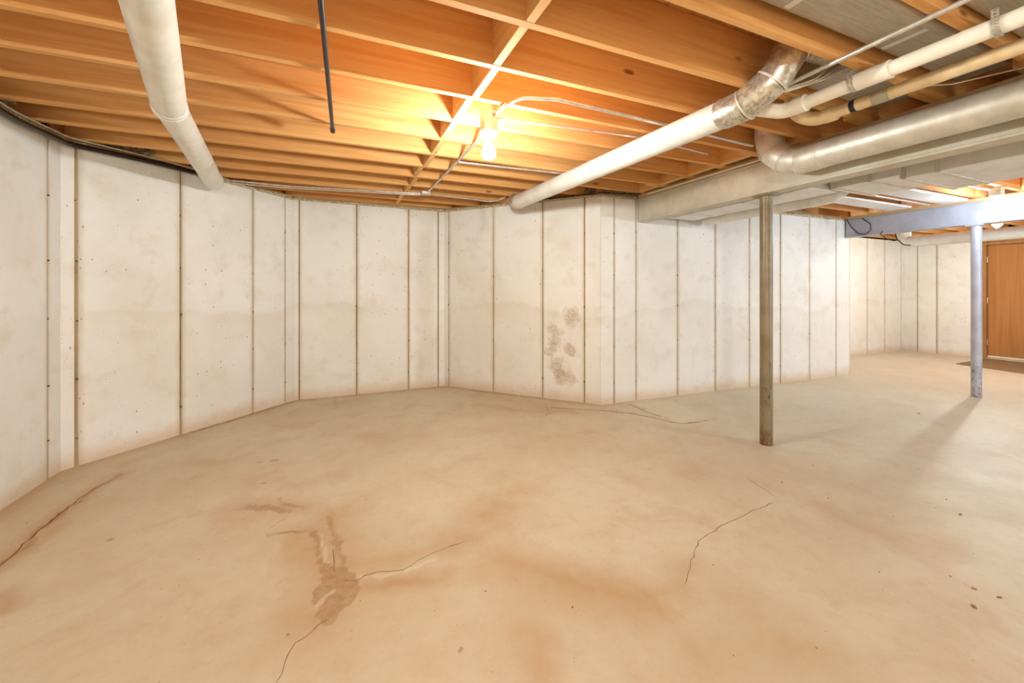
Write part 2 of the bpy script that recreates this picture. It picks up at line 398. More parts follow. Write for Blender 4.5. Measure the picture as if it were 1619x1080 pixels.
# rust leak in the middle of the floor
poly(1, [(515, 902), (545, 905), (567, 915), (568, 930), (555, 945), (540, 965), (525, 982), (508, 978), (515, 955), (502, 945), (510, 925)], 0.03, 0.95)
stroke(0, [(500, 985), (520, 950), (540, 920), (513, 895), (505, 865), (489, 846)], 0.16, 0.9)
stroke(1, [(513, 902), (510, 880), (505, 862), (491, 846)], 0.030, 0.72)
stroke(1, [(491, 844), (465, 842), (433, 843)], 0.014, 0.7)
stroke(1, [(433, 842), (442, 818), (451, 809)], 0.012, 0.62)
stroke(1, [(451, 809), (430, 804), (412, 806), (389, 802)], 0.045, 0.8)
stroke(1, [(441, 790), (455, 795), (478, 803)], 0.030, 0.66)
stroke(0, [(380, 803), (430, 803), (478, 800)], 0.14, 0.8)
stroke(1, [(532, 902), (541, 880), (540, 860), (528, 842), (518, 818)], 0.030, 0.70)
stroke(0, [(532, 902), (541, 870), (518, 812)], 0.10, 0.8)
stroke(0, [(575, 930), (647, 921), (700, 916), (710, 902)], 0.06, 0.9)
stroke(0, [(575, 893), (647, 874), (690, 868)], 0.06, 0.7)
stroke(2, [(572, 910), (630, 905), (670, 893), (690, 885)], 0.045, 0.62)
stroke(2, [(503, 958), (530, 933)], 0.022, 0.9)
stroke(2, [(522, 890), (520, 862), (505, 845)], 0.030, 0.66)
stroke(0, [(505, 940), (470, 975)], 0.12, 0.8)
for (x_, y_, r_, a_) in ((713, 865, .12, .9), (738, 850, .14, .85), (771, 815, .16, .9), (790, 800, .2, .7), (820, 780, .15, .5), (700, 850, .12, .6)): blob(0, x_, y_, r_, a_, 1.3)
stroke(0, [(790, 885), (860, 905), (930, 930), (1000, 948)], 0.17, 0.95)
stroke(0, [(1000, 935), (1040, 965)], 0.08, 0.9)
stroke(0, [(840, 1000), (860, 1070)], 0.09, 0.8)
stroke(0, [(1070, 930), (1080, 890)], 0.10, 0.6)
# rust crack by the left wall
stroke(0, [(0, 898), (44, 855), (89, 818), (133, 784), (164, 764), (190, 750)], 0.075, 1.0)
stroke(1, [(0, 898), (44, 855), (89, 818), (133, 784), (164, 764), (187, 751)], 0.022, 0.85)
stroke(0, [(0, 945), (20, 960)], 0.06, 1.0); stroke(0, [(70, 850), (95, 832)], 0.06, 0.9)
stroke(0, [(-30, 830), (95, 748), (200, 715), (330, 675), (464, 634), (703, 611), (860, 630), (949, 641)], 0.10, 0.62)
stroke(1, [(300, 684), (385, 660), (440, 641), (463, 636)], 0.030, 0.66)
stroke(1, [(520, 630), (560, 625)], 0.03, 0.6); stroke(0, [(530, 628), (531, 645)], 0.03, 0.9)
stroke(1, [(740, 617), (785, 622), (860, 631), (920, 638)], 0.02, 0.62)
# outlines by the jog of the wall
stroke(1, [(860, 645), (900, 646), (960, 650), (1000, 654), (1040, 662), (1078, 670), (1118, 665)], 0.017, 0.66)
stroke(1, [(995, 640), (1020, 650), (1060, 663)], 0.012, 0.64)
poly(2, [(1003, 637), (1060, 633), (1112, 660), (1080, 667), (1040, 655)], 0.03, 0.75)
stroke(1, [(820, 648), (835, 648)], 0.03, 0.66); stroke(1, [(822, 659), (830, 660)], 0.022, 0.6)
stroke(1, [(862, 644), (870, 650), (862, 657)], 0.028, 0.66)
stroke(0, [(760, 640), (830, 650), (900, 650)], 0.10, 0.6)
# single spots
blob(1, 173, 854, 0.018, 1.2, 1.5); blob(1, 434, 728, 0.030, 1.3, 1.4); blob(1, 411, 731, 0.024, 1.0, 1.1); blob(1, 417, 764, 0.02, 0.95, 1.6)
blob(1, 729, 1028, 0.013, 1.3); blob(1, 833, 780, 0.014, 1.0)
stroke(0, [(1290, 800), (1400, 850), (1540, 930)], 0.10, 0.5)
nx_, ny_ = len(gx), len(gy)
co = np.stack([XX, YY, np.zeros_like(XX)], -1).reshape(-1, 3)
idx = np.arange(nx_ * ny_).reshape(ny_, nx_)
q = np.stack([idx[:-1, :-1], idx[:-1, 1:], idx[1:, 1:], idx[1:, :-1]], -1).reshape(-1, 4)
me = bpy.data.meshes.new('floor')
me.vertices.add(len(co)); me.vertices.foreach_set('co', co.ravel().astype(np.float32))
me.loops.add(q.size); me.loops.foreach_set('vertex_index', q.ravel().astype(np.int32))
me.polygons.add(len(q)); me.polygons.foreach_set('loop_start', np.arange(0, q.size, 4, dtype=np.int32))
me.update(calc_edges=True)
a_ = me.attributes.new('stain', 'FLOAT_VECTOR', 'POINT'); a_.data.foreach_set('vector', st.reshape(-1).astype(np.float32))
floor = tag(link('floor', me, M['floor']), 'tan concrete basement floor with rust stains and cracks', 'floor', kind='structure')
def crack(pix, wid, mat):
    P = []
    base = [Vector(fl(*p)).to_3d() for p in pix]
    for a, b in zip(base, base[1:]):
        n_ = max(2, int((b - a).length / 0.035))
        for k in range(n_): P.append(a.lerp(b, k / n_) + Vector((random.uniform(-1, 1), random.uniform(-1, 1), 0)) * 0.006)
    P.append(base[-1])
    bm = bmesh.new(); L, R, B, T = [], [], [], []
    for i, p in enumerate(P):
        d = (P[min(i + 1, len(P) - 1)] - P[max(i - 1, 0)]).normalized(); n_ = Vector((-d.y, d.x, 0))
        ww = wid * random.uniform(0.35, 1.0) * (0.4 if i in (0, len(P) - 1) else 1)
        L.append(bm.verts.new(p + n_ * ww / 2 + Vector((0, 0, 0.0004)))); T.append(bm.verts.new(p + Vector((0, 0, 0.0012)))); R.append(bm.verts.new(p - n_ * ww / 2 + Vector((0, 0, 0.0004))))
    for i in range(len(P) - 1):
        bm.faces.new((L[i], T[i], T[i + 1], L[i + 1])); bm.faces.new((T[i], R[i], R[i + 1], T[i + 1]))
    bmesh.ops.recalc_face_normals(bm, faces=bm.faces)
    return link('crack', bm_mesh('crack', bm), mat, floor)
crack([(518, 978), (507, 985), (497, 997), (467, 1018), (453, 1040), (444, 1062), (433, 1085)], 0.004, M['crack'])
crack([(545, 918), (562, 919), (575, 911), (600, 905), (636, 901), (662, 886), (690, 873), (735, 856)], 0.005, M['crack'])
crack([(1085, 925), (1095, 880), (1105, 855), (1140, 832), (1180, 812), (1222, 795)], 0.004, M['crack'])
crack([(528, 905), (530, 880), (526, 868)], 0.004, M['crack'])
crack([(0, 897), (44, 854), (89, 817), (133, 783), (166, 763)], 0.012, M['rust_crack'])
crack([(1180, 755), (1225, 785)], 0.003, M['crack'])
crack([(870, 645), (900, 646), (960, 650), (1000, 654), (1040, 662), (1062, 668), (1078, 670), (1100, 668), (1120, 664)], 0.018, M['crack'])
crack([(992, 639), (1005, 643), (1022, 651), (1045, 659)], 0.014, M['crack'])
crack([(740, 617), (785, 622), (820, 626)], 0.014, M['rust_crack'])
crack([(433, 843), (450, 842), (470, 841)], 0.005, M['crack'])
crack([(305, 683), (345, 672), (385, 660), (425, 647), (460, 636)], 0.014, M['rust_crack'])

# walls of form-poured concrete, one slab with its panels proud of the joints
def wall(name, P, Q, seams, label, mat=None, h=H, gap=0.010, pats=(), gaps={}, thick=0.2, ties=True, u_open=None, ext=(0, 0)):
    P = Vector((P[0], P[1], 0)); Q = Vector((Q[0], Q[1], 0)); d = (Q - P); L = d.length; d.normalize()
    n = Vector((d.y, -d.x, 0))          # into the room (walls listed clockwise seen from above, room on the right)
    bm = bmesh.new(); rot = Matrix((( d.x, n.x, 0, P.x), (d.y, n.y, 0, P.y), (0, 0, 1, 0), (0, 0, 0, 1)))
    dep = 0.011
    if u_open:                          # leave an opening for a door
        add_box(bm, (-ext[0], -thick, 0), (u_open[0], -dep, h)); add_box(bm, (u_open[1], -thick, 0), (L + ext[1], -dep, h))
        add_box(bm, (u_open[0], -thick, u_open[2]), (u_open[1], -dep, h))
    else:
        add_box(bm, (-ext[0], -thick, -0.02), (L + ext[1], -dep, h))
    root = link(name, bm_mesh(name, bm), M['joint']); root.matrix_world = rot
    tag(root, label, 'wall', kind='structure')
    us = [0.0] + sorted(seams) + [L]
    for i, (a, b) in enumerate(zip(us, us[1:])):
        ga = 0.0 if i == 0 else gaps.get(i, gap) / 2; gb = 0.0 if i == len(us) - 2 else gaps.get(i + 1, gap) / 2
        x0, x1, z1 = a + ga - (0.003 if i == 0 else 0), b - gb + (0.003 if i == len(us) - 2 else 0), h - 0.004
        if x1 - x0 < 0.02: continue
        segs = [(x0, x1, 0.0)]
        if u_open:
            if x0 >= u_open[0] - 0.05 and x1 <= u_open[1] + 0.05: segs = [(x0, x1, u_open[2])]
        for (s0, s1, z0) in segs:
            c = 0.003; pr = random.uniform(-0.0015, 0.0015)
            bm = bmesh.new(); W = (s1 - s0) / 2; cx = (s0 + s1) / 2
            f = [bm.verts.new(v) for v in ((-W + c, pr, z0), (W - c, pr, z0), (W - c, pr, z1 - c), (-W + c, pr, z1 - c))]
            k = [bm.verts.new(v) for v in ((-W, -dep, z0), (W, -dep, z0), (W, -dep, z1), (-W, -dep, z1))]
            bm.faces.new(f)
            for j in range(4): bm.faces.new((f[j], k[j], k[(j + 1) % 4], f[(j + 1) % 4]))
            bm.faces.new(list(reversed(k)))
            bmesh.ops.recalc_face_normals(bm, faces=bm.faces)
            link('panel', bm_mesh('panel', bm), M['wall_patch'] if i in pats else (mat or M['wall']), root, (cx, 0, 0))
    if ties and len(us) > 2:
        bm = bmesh.new()
        for u in us[1:-1]:
            for z in (0.22, 0.62, 1.02, 1.42, 1.86):
                zz = z + random.uniform(-.03, .03); s = random.uniform(0.002, 0.006); uu = u + random.uniform(-.006, .006)
                add_box(bm, (uu - s, -dep - 0.004, zz - s * 1.6), (uu + s, 0.0015, zz + s * 1.6), s * 0.5)
        o = link('form_tie_ends', bm_mesh('form_tie_ends', bm), M['tie'], root); o['kind'] = 'stuff'
    return root
def U(pxs, P, Q): return [wall_u(p, P, Q) for p in pxs]
wl_ = wall('wall_left', A0, A1, sorted(U([77], A0, A1) + [wall_u(77, A0, A1) - 0.61 * k for k in range(1, 10)]), 'cream concrete wall along the left edge of the room', gap=0.022)
wb_ = wall('wall_bay_left', A1, C0, U([121, 286, 400, 451], A1, C0), 'angled cream concrete wall left of the bay, behind the pale duct end', gaps={1: 0.017, 2: 0.015})
wc_ = wall('wall_bay_back', C0, C1, U([473, 564, 646, 693], C0, C1), 'short cream concrete wall at the back of the bay')
wd_ = wall('wall_bay_right', C1, E0, U([709, 780, 858, 924], C1, E0), 'angled cream concrete wall with a honeycombed patch of exposed aggregate', pats=(3,))
we_ = wall('wall_back', E0, E1, U([971, 1005.5, 1071.5, 1131, 1185, 1234, 1280, 1322], E0, E1), 'long pale concrete wall behind the olive steel post')
wall('wall_jog', E1, F0, [], 'concrete wall end turning into the alcove beyond the long pale wall', ties=False, ext=(-0.02, 0))
wall('wall_alcove_back', F0, F1, sorted([0.6 * k for k in range(1, 4)] + U([1371, 1398.6, 1425], F0, F1))[0:0] + sorted([wall_u(1371, F0, F1) - 0.6, wall_u(1371, F0, F1) - 1.2] + U([1371, 1398.6, 1425], F0, F1)), 'far cream concrete wall of the alcove left of the corner')
DY1, DY0, DH = 3.39, 2.47, 2.035           # door opening in the right wall
uo = (G0[1] - DY1 - 0.06, G0[1] - DY0 + 0.06, DH + 0.06)
wall('wall_right', G0, G1, U([1450.5, 1481], G0, G1) + [uo[0], uo[1], uo[1] + 0.61, uo[1] + 1.22, uo[1] + 1.83, uo[1] + 2.44, uo[1] + 3.05, uo[1] + 3.66, uo[1] + 4.27], 'far cream concrete wall with the brown door', u_open=uo)
wall('wall_front', G1, A0, [0.61 * k for k in range(1, 20)], 'concrete wall behind the camera')

# sill plates with ragged foam on the wall tops
def sill(wallobj, P, Q, name='sill_plate'):
    P2 = Vector((P[0], P[1], 0)); Q2 = Vector((Q[0], Q[1], 0)); L = (Q2 - P2).length
    box(name, (0, -0.16, H), (L, -0.012, JB - 0.001), M['sill'], wallobj)
    bm = bmesh.new(); n_ = int(L / 0.03); rows = []
    for i in range(n_ + 1):
        u = L * i / n_; j = random.uniform(0, 0.012); k = random.uniform(-0.008, 0.010)
        rows.append([bm.verts.new(v) for v in ((u, -0.02, H - 0.003), (u, 0.002 + j, H - 0.004 + k * 0.5), (u, 0.004 + j, H + 0.012 + k), (u, -0.02, H + 0.022 + k))])
    for a, b in zip(rows, rows[1:]):
        for k in range(4): bm.faces.new((a[k], a[(k + 1) % 4], b[(k + 1) % 4], b[k]))
    bmesh.ops.recalc_face_normals(bm, faces=bm.faces)
    link('sill_foam', bm_mesh('sill_foam', bm, True, 60), M['foam'], wallobj)
for wo, P, Q in ((wl_, A0, A1), (wb_, A1, C0), (wc_, C0, C1), (wd_, C1, E0), (we_, E0, E1)): sill(wo, P, Q)

# ceiling: subfloor boards, joists and blocking
ceil = bpy.data.objects.new('ceiling', None); COL.objects.link(ceil); ceil.location = (0, 0, JB)
tag(ceil, 'open ceiling of orange wooden joists under board subfloor', 'ceiling', kind='structure')
def cbox(name, lo, hi, mat, bev=0.0):
    return box(name, (lo[0], lo[1], lo[2] - JB), (hi[0], hi[1], hi[2] - JB), mat, ceil, bev)
bw = 0.145; k = 0; x = -1.92
sub_me = None
while x < 10.95:
    if sub_me is None:
        o = cbox('subfloor_board', (x, -3.4, JT), (x + bw - 0.003, 5.42, JT + 0.02), M['sub']); sub_me = o.data
    else:
        o = link('subfloor_board', sub_me, None, ceil, (x + (bw - 0.003) / 2, 1.01, JT + 0.01 - JB + random.uniform(0, 0.002)))
    x += bw
JY = [1.48 + 0.342 * k for k in range(-13, 11)]
T2 = 0.019
def xleft(Y):
    if Y < A1[1]: return -1.87
    return A1[0] + (Y - A1[1]) / (C0[1] - A1[1]) * (C0[0] - A1[0]) - 0.12
def xright(Y):
    if Y < E0[1]: return 3.30
    return E0[0] + (Y - E0[1]) / (C1[1] - E0[1]) * (C1[0] - E0[0]) + 0.12
for i, Y in enumerate(JY):
    if Y < 5.1:
        cbox('joist', (xleft(Y), Y - T2, JB), (xright(Y), Y + T2, JT - 0.002), M['joist'], 0.002)
    if Y < 3.5:
        s = 2.86 + 0.06 * ((i * 7) % 3)
        cbox('joist', (s, Y + T2 + 0.002, JB), (6.92, Y + 3 * T2 + 0.002, JT - 0.002), M['joist'], 0.002)
    if Y < 4.45:
        cbox('joist', (6.62 if Y < 3.3 else 6.86, Y - T2, JB), (10.9, Y + T2, JT - 0.002), M['joist'], 0.002)
# rim boards over the walls
cbox('rim_joist', (-0.5, 5.185, JB), (1.4, 5.223, JT - 0.002), M['joist'], 0.002)
cbox('rim_joist', (-1.91, -3.4, JB), (-1.872, 3.83, JT - 0.002), M['block'], 0.002)
cbox('rim_joist', (2.62, 3.72, JB), (6.95, 3.758, JT - 0.002), M['joist'], 0.002)
cbox('rim_joist', (6.9, 4.62, JB), (10.9, 4.658, JT - 0.002), M['joist'], 0.002)
def rim_diag(P, Q, off):
    P = Vector((P[0], P[1], 0)); Q = Vector((Q[0], Q[1], 0)); d = (Q - P).normalized(); n = Vector((d.y, -d.x, 0)); L = (Q - P).length
    bm = bmesh.new(); add_box(bm, (-L / 2, -0.019, -0.13), (L / 2, 0.019, 0.13))
    o = link('rim_joist', bm_mesh('rim_joist', bm), M['joist'], ceil, (P + Q) / 2 - n * off + Vector((0, 0, 0.1315))); o.rotation_euler = (0, 0, math.atan2(d.y, d.x))
rim_diag(A1, C0, 0.14); rim_diag(C1, E0, 0.14)
# solid blocking line near the bulb and blocks by the beam
for i, (Y0, Y1) in enumerate(zip(JY, JY[1:])):
    if Y0 > 0.0 and Y1 < 5.1:
        xo = 0.70 + random.uniform(-0.014, 0.014)
        cbox('blocking', (xo - T2, Y0 + T2 + 0.001, JB + random.uniform(0, 0.004)), (xo + T2, Y1 - T2 - 0.001, JT - 0.004), M['block'], 0.001)
    if 1.7 < Y0 < 3.3:
        xo = 3.02 + random.uniform(-0.03, 0.03)
        cbox('blocking', (xo - T2, Y0 + 3 * T2 + 0.004, JB + 0.002), (xo + T2, Y1 - T2 - 0.001, JT - 0.004), M['block'], 0.001)
cbox('blocking', (0.70 - T2, JY[-1] + T2 + 0.001, JB), (0.70 + T2, 5.184, JT - 0.004), M['block'], 0.001)

# ------------------------------------------------------------------ steel beams and posts
def ibeam(X, y0, y1, mat, label, wood_top):
    r = empty('steel_beam', (X, y0, 1.984), label, 'beam')
    L = y1 - y0; fw = 0.066
    box('bottom_flange', (-fw, 0, 0), (fw, L, 0.014), mat, r, 0.002)
    box('web', (-0.045, 0, 0.0142), (0.045, L, 0.2358), mat, r)
    box('top_flange', (-fw, 0, 0.236), (fw, L, 0.25), mat, r, 0.002)
    if wood_top: box('wood_plate', (-fw + 0.012, 0, 0.2505), (fw - 0.012, L, 0.2955), M['plate'], r, 0.002)
    return r
ibeam(3.145, -3.18, 3.62, M['beam_a'], 'beige painted steel beam resting on the olive post', True)
ibeam(6.80, -3.18, 3.515, M['beam_b'], 'blue-grey painted steel beam further back, above the lavender post', True)
def post(X, Y, mat, label, collar):
    r = empty('steel_post', (X, Y, 0), label, 'post')
    rr = 0.0455
    lathe('shaft', [(0, 0.001), (rr, 0.001), (rr, 0.01), (rr, 1.968), (0, 1.968)], mat, r, n=28)
    box('cap_plate', (-0.062, -0.075, 1.969), (0.062, 0.075, 1.9835), mat, r, 0.001)
    if collar:
        bm = bmesh.new(); n = 26; c0 = bm.verts.new((0, 0, 0.004)); ringv = []
        for k in range(n):
            a = 2 * PI * k / n; q_ = 0.088 + random.uniform(-0.016, 0.018); ringv.append(bm.verts.new((q_ * math.cos(a), q_ * math.sin(a), 0.0006)))
        for k in range(n): bm.faces.new((c0, ringv[k], ringv[(k + 1) % n]))
        link('grout_collar', bm_mesh('grout_collar', bm, True), M['wall'], r)
    return r
post(3.15, 2.195, M['post_a'], 'olive-grey painted steel post in the middle of the room', True)
post(6.80, 2.225, M['post_b'], 'chipped lavender-grey steel post near the brown door', False)

# ------------------------------------------------------------------ round ducts
RD = 0.075
def unit(a, b): return (Vector(b) - Vector(a)).normalized()
# pale duct on the left
dl = [at_z(232, 0, 2.182), at_z(268, 168, 2.182), at_z(334, 280, 2.182)]
d0 = unit(dl[1], dl[0]); near = dl[1] + d0 * 3.6; d2 = unit(dl[1], dl[2]); far = dl[2] + d2 * 0.19
t_ = empty('round_duct', (dl[1].x, dl[1].y, 0), 'pale round duct running overhead to the left wall', 'duct'); inv = -t_.location
def addp(v): return Vector(v) + inv
tube('pipe_run', [addp(near), addp(dl[1])], RD, M['duct_white'], t_, 32)
tube('pipe_run', [addp(dl[1]), addp(far)], RD - 0.002, M['duct_white'], t_, 32)
ring('seam_ring', addp(dl[1] + d0 * 0.03), d0, RD, M['duct_white'], t_, 0.003, 0.006)
ring('seam_ring', addp(dl[1] - d0 * 0.01), d0, RD, M['duct_white'], t_, 0.004, 0.010)
ring('seam_ring', addp(dl[1].lerp(dl[2], 0.62)), d2, RD - 0.002, M['duct_white'], t_, 0.002, 0.004)
ring('end_collar', addp(dl[2] + d2 * 0.05), d2, RD - 0.002, M['duct_white'], t_, 0.004, 0.012)
lathe('screw', [(0, 0.006), (0.005, 0.005), (0.006, 0), (0, 0)], M['strap'], t_, addp(dl[1] + d0 * 0.0 + Vector((0.03, -0.005, -0.078))), 8).rotation_euler = (PI, 0, 0)
# silver duct in the middle with its adjustable elbow
a0 = at_z(819, 319, 2.182); a1 = at_z(1150, 178, 2.182); dm = unit(a0, a1)
t_ = empty('round_duct', (a1.x, a1.y, 0), 'silver round duct with a spangled elbow, beside the bulb', 'duct'); inv = -t_.location
tube('pipe_run', [addp(a0), addp(a1)], RD, M['duct_white'], t_, 32)
e0 = a1 - dm * 0.02
ep = [e0, a1 + dm * 0.10, a1 + dm * 0.22 + Vector((0.03, 0, 0.075)), a1 + dm * 0.285 + Vector((0.075, 0, 0.21)), a1 + dm * 0.30 + Vector((0.14, 0, 0.255))]
for i in range(len(ep) - 1):
    d_ = unit(ep[i], ep[i + 1])
    tube('elbow_gore', [addp(ep[i] - d_ * 0.018), addp(ep[i]), addp(ep[i + 1]), addp(ep[i + 1] + d_ * 0.012)], [RD + 0.001, RD + 0.005, RD + 0.005, RD + 0.001], M['spangle'], t_, 32)
for i in range(1, len(ep) - 1):
    d_ = unit(ep[i - 1], ep[i + 1]); ring('seam_ring', addp(ep[i]), d_, RD + 0.006, M['galv'], t_, 0.004, 0.006)
tube('crimped_end', [addp(ep[-1]), addp(ep[-1] + Vector((0.10, 0, 0.0))), addp(ep[-1] + Vector((0.2, 0, -0.005)))], [RD, RD * 0.96, RD * 0.9], M['spangle'], t_, 20)
ring('end_collar', addp(a0 + dm * 0.02), dm, RD, M['galv'], t_, 0.004, 0.014)
tube('elbow_gore', [addp(a0 + dm * 0.01), addp(a0 - dm * 0.06 + Vector((0, 0, 0.01))), addp(a0 - dm * 0.10 + Vector((0, 0, 0.045)))], [RD, RD, RD * 0.95], M['spangle'], t_, 28)
box('hanger_clip', addp(a0 + Vector((-0.03, 0.0, 0.066))), addp(a0 + Vector((0.03, 0.02, 0.084))), M['strap'], t_, 0.002)
# larger silver duct beside the beam
DX, DZ, DR = 2.93, 2.114, 0.087
t_ = empty('round_duct', (DX, 1.7, 0), 'long silver round duct hung beside the beige beam', 'duct'); inv = -t_.location
tube('pipe_run', [addp((DX, -2.6, DZ)), addp((DX, 1.70, DZ))], DR, M['galv'], t_, 36)
ecs = [Vector((DX, 1.69, DZ)), Vector((DX, 1.80, DZ)), Vector((DX - 0.01, 1.90, DZ + 0.035)), Vector((DX - 0.03, 1.975, DZ + 0.11)), Vector((DX - 0.04, 1.995, DZ + 0.22)), Vector((DX - 0.04, 1.995, DZ + 0.40))]
for i in range(len(ecs) - 1):
    d_ = unit(ecs[i], ecs[i + 1]); tube('elbow_gore', [addp(ecs[i] - d_ * 0.014), addp(ecs[i]), addp(ecs[i + 1]), addp(ecs[i + 1] + d_ * 0.010)], [DR + 0.001, DR + 0.004, DR + 0.004, DR + 0.001], M['galv'], t_, 36)
for y_ in (1.66, 1.69): ring('seam_ring', addp((DX, y_, DZ)), (0, 1, 0), DR, M['galv'], t_, 0.003, 0.005)
for i in (1, 2, 3): ring('seam_ring', addp(ecs[i]), unit(ecs[i - 1], ecs[i + 1]), DR + 0.004, M['galv'], t_, 0.004, 0.005)

# ------------------------------------------------------------------ plastic drain pipes
def pvc(P0, P1, r, mat, label, couplings, bands, elbow):
    d = unit(P0, P1); t = empty('drain_pipe', (P1.x, P1.y, 0), label, 'pipe'); iv = -t.location
    g = lambda v: Vector(v) + iv
    tube('pipe_run', [g(P0), g(P1)], r, mat, t, 24)
    for s in couplings:
        c = P0.lerp(P1, s); L = 0.075
        tube('coupling', [g(c - d * L), g(c - d * L), g(c + d * L), g(c + d * L)], [r, r + 0.006, r + 0.006, r], mat, t, 24)
        tube('coupling_lip', [g(c - d * (L + 0.006)), g(c - d * (L - 0.006))], r + 0.008, mat, t, 24)
    for s, L, m_ in bands:
        c = P0.lerp(P1, s); tube('band', [g(c - d * L), g(c + d * L)], r + 0.0025, m_, t, 24)
    pts = [P1 - d * 0.03] + [Vector(p) for p in elbow]
    tube('elbow', [g(p) for p in fillet(pts, 0.07, 7)], r + 0.006, mat, t, 24)
    tube('elbow_hub', [g(P1 - d * 0.045), g(P1 + d * 0.012)], r + 0.010, mat, t, 24)
    return t
PZ = 2.225
pa0 = at_z(1619, 24, PZ); pa1 = at_z(1262, 168, PZ); pa1.x = (pa1.x + pa0.x) / 2; pa0.x = pa1.x
da = unit(pa0, pa1); pa0 = pa1 - da * 3.6
pc_ = at_z(1405, 110, PZ)
sc_ = (pc_.y - pa0.y) / (pa1.y - pa0.y)
pvc(pa0, pa1, 0.034, M['pvc'], 'cream plastic drain pipe nearest the joists, with a wide coupling', [sc_ + 0.02], [], [pa1 + da * 0.08, pa1 + Vector((-0.13, 0.14, 0.02)), pa1 + Vector((-0.17, 0.2, 0.11))])
PZ2 = 2.20
pb0 = at_z(1619, 77, PZ2); pb1 = at_z(1302, 181, PZ2); pb1.x = (pb1.x + pb0.x) / 2; pb0.x = pb1.x
db = unit(pb0, pb1); pb0 = pb1 - db * 3.6
L_ = 3.6
pvc(pb0, pb1, 0.031, M['pvc_tan'], 'tan plastic drain pipe with black and grey bands', [], [((L_ - 0.13) / L_, 0.012, M['black']), ((L_ - 0.25) / L_, 0.035, M['tape'])], [pb1 + db * 0.07, pb1 + Vector((-0.09, 0.11, 0.03)), pb1 + Vector((-0.11, 0.13, 0.14))])
# perforated strap hangers
def strap(x, y, r, zc, label, top):
    """perforated steel strap under a pipe: a U of square cells each with a hole"""
    r += 0.003
    path = [Vector((x - r - 0.004, y, top))]
    n = 14
    path += [Vector((x - (r + 0.004) * math.cos(a), y, zc - (r + 0.004) * math.sin(a))) for a in np.linspace(0, PI, n)]
    path += [Vector((x + r + 0.004, y, top))]
    base = Vector((x, y, 0)); out = [path[0]]
    for a, b in zip(path, path[1:]):
        m_ = max(1, int((b - a).length / 0.012))
        for k_ in range(1, m_ + 1): out.append(a.lerp(b, k_ / m_))
    bm = bmesh.new(); hw = 0.011; hh = 0.0042
    for a, b in zip(out, out[1:]):
        d = b - a
        def P(s, w_): return a + d * s + Vector((0, w_, 0)) - base
        for th in (0,):
            o_ = [bm.verts.new(P(*c)) for c in ((0, -hw), (1, -hw), (1, hw), (0, hw))]
            i_ = [bm.verts.new(P(*c)) for c in ((.28, -hh), (.72, -hh), (.72, hh), (.28, hh))]
            for k_ in range(4): bm.faces.new((o_[k_], o_[(k_ + 1) % 4], i_[(k_ + 1) % 4], i_[k_]))
    bmesh.ops.remove_doubles(bm, verts=bm.verts, dist=0.0003)
    bmesh.ops.recalc_face_normals(bm, faces=bm.faces)
    bmesh.ops.solidify(bm, geom=bm.faces[:], thickness=0.0012)
    o = link('strap_hanger', bm_mesh('strap_hanger', bm), M['strap'], None, base)
    return tag(o, label, 'hanger')
sy = at_z(1340, 128, PZ).y; strap(pa1.x, sy, 0.034, PZ, 'dull perforated strap holding the cream drain pipe near its elbow', JB - 0.002)
sy = at_z(1577, 38, PZ).y; strap(pa1.x, sy, 0.034, PZ, 'bright perforated strap round the cream drain pipe at the upper right', JB - 0.002)

# ------------------------------------------------------------------ sheet metal in the joist bays
def pan(x0, x1, y0, y1, z, label, n=8, lip=True):
    t = empty('bay_duct', ((x0 + x1) / 2, (y0 + y1) / 2, 0), label, 'duct'); c = Vector(t.location)
    bm = bmesh.new(); hw = (y1 - y0) / 2; R = 0.035; prof = []
    for k in range(n + 1):
        a = PI / 2 * k / n; prof.append((-hw + R - R * math.cos(a), z + R - R * math.sin(a)))
    for k in range(n + 1):
        a = PI / 2 * k / n; prof.append((hw - R + R * math.sin(a), z + R - R * math.cos(a)))
    prof += [(hw, z + 0.17), (-hw, z + 0.17)]
    L = (x1 - x0) / 2
    A_ = [bm.verts.new((-L, p[0], p[1])) for p in prof]; B_ = [bm.verts.new((L, p[0], p[1])) for p in prof]
    for k in range(len(prof)): k2 = (k + 1) % len(prof); bm.faces.new((A_[k], A_[k2], B_[k2], B_[k]))
    bm.faces.new(A_); bm.faces.new(list(reversed(B_)))
    bmesh.ops.recalc_face_normals(bm, faces=bm.faces)
    link('duct_body', bm_mesh('duct_body', bm, True, 50), M['pan'], t)
    if lip:
        for s in (-0.35, 0.3):
            box('drive_cleat', (L * s - 0.014, -hw + 0.03, z - 0.004), (L * s + 0.014, hw - 0.03, z + 0.001), M['sheet'], t, 0.001)
    return t
b1, b2, b3 = JY[12], JY[11], JY[10]          # joists at 1.138, 0.796, 0.454
pan(0.95, 3.05, b2 + 0.075, b1 - 0.05, 2.335, 'dull grey sheet metal duct in the joist bay above the cream drain pipe')
pan(1.35, 3.05, b3 + 0.03, b2 - 0.005 - T2, 2.315, 'dull grey sheet metal duct in the bay at the upper right corner')
pan(2.34, 3.05, b1 + 0.03, JY[13] - 0.03, 2.335, 'short grey sheet metal duct behind the spangled elbow', lip=False)

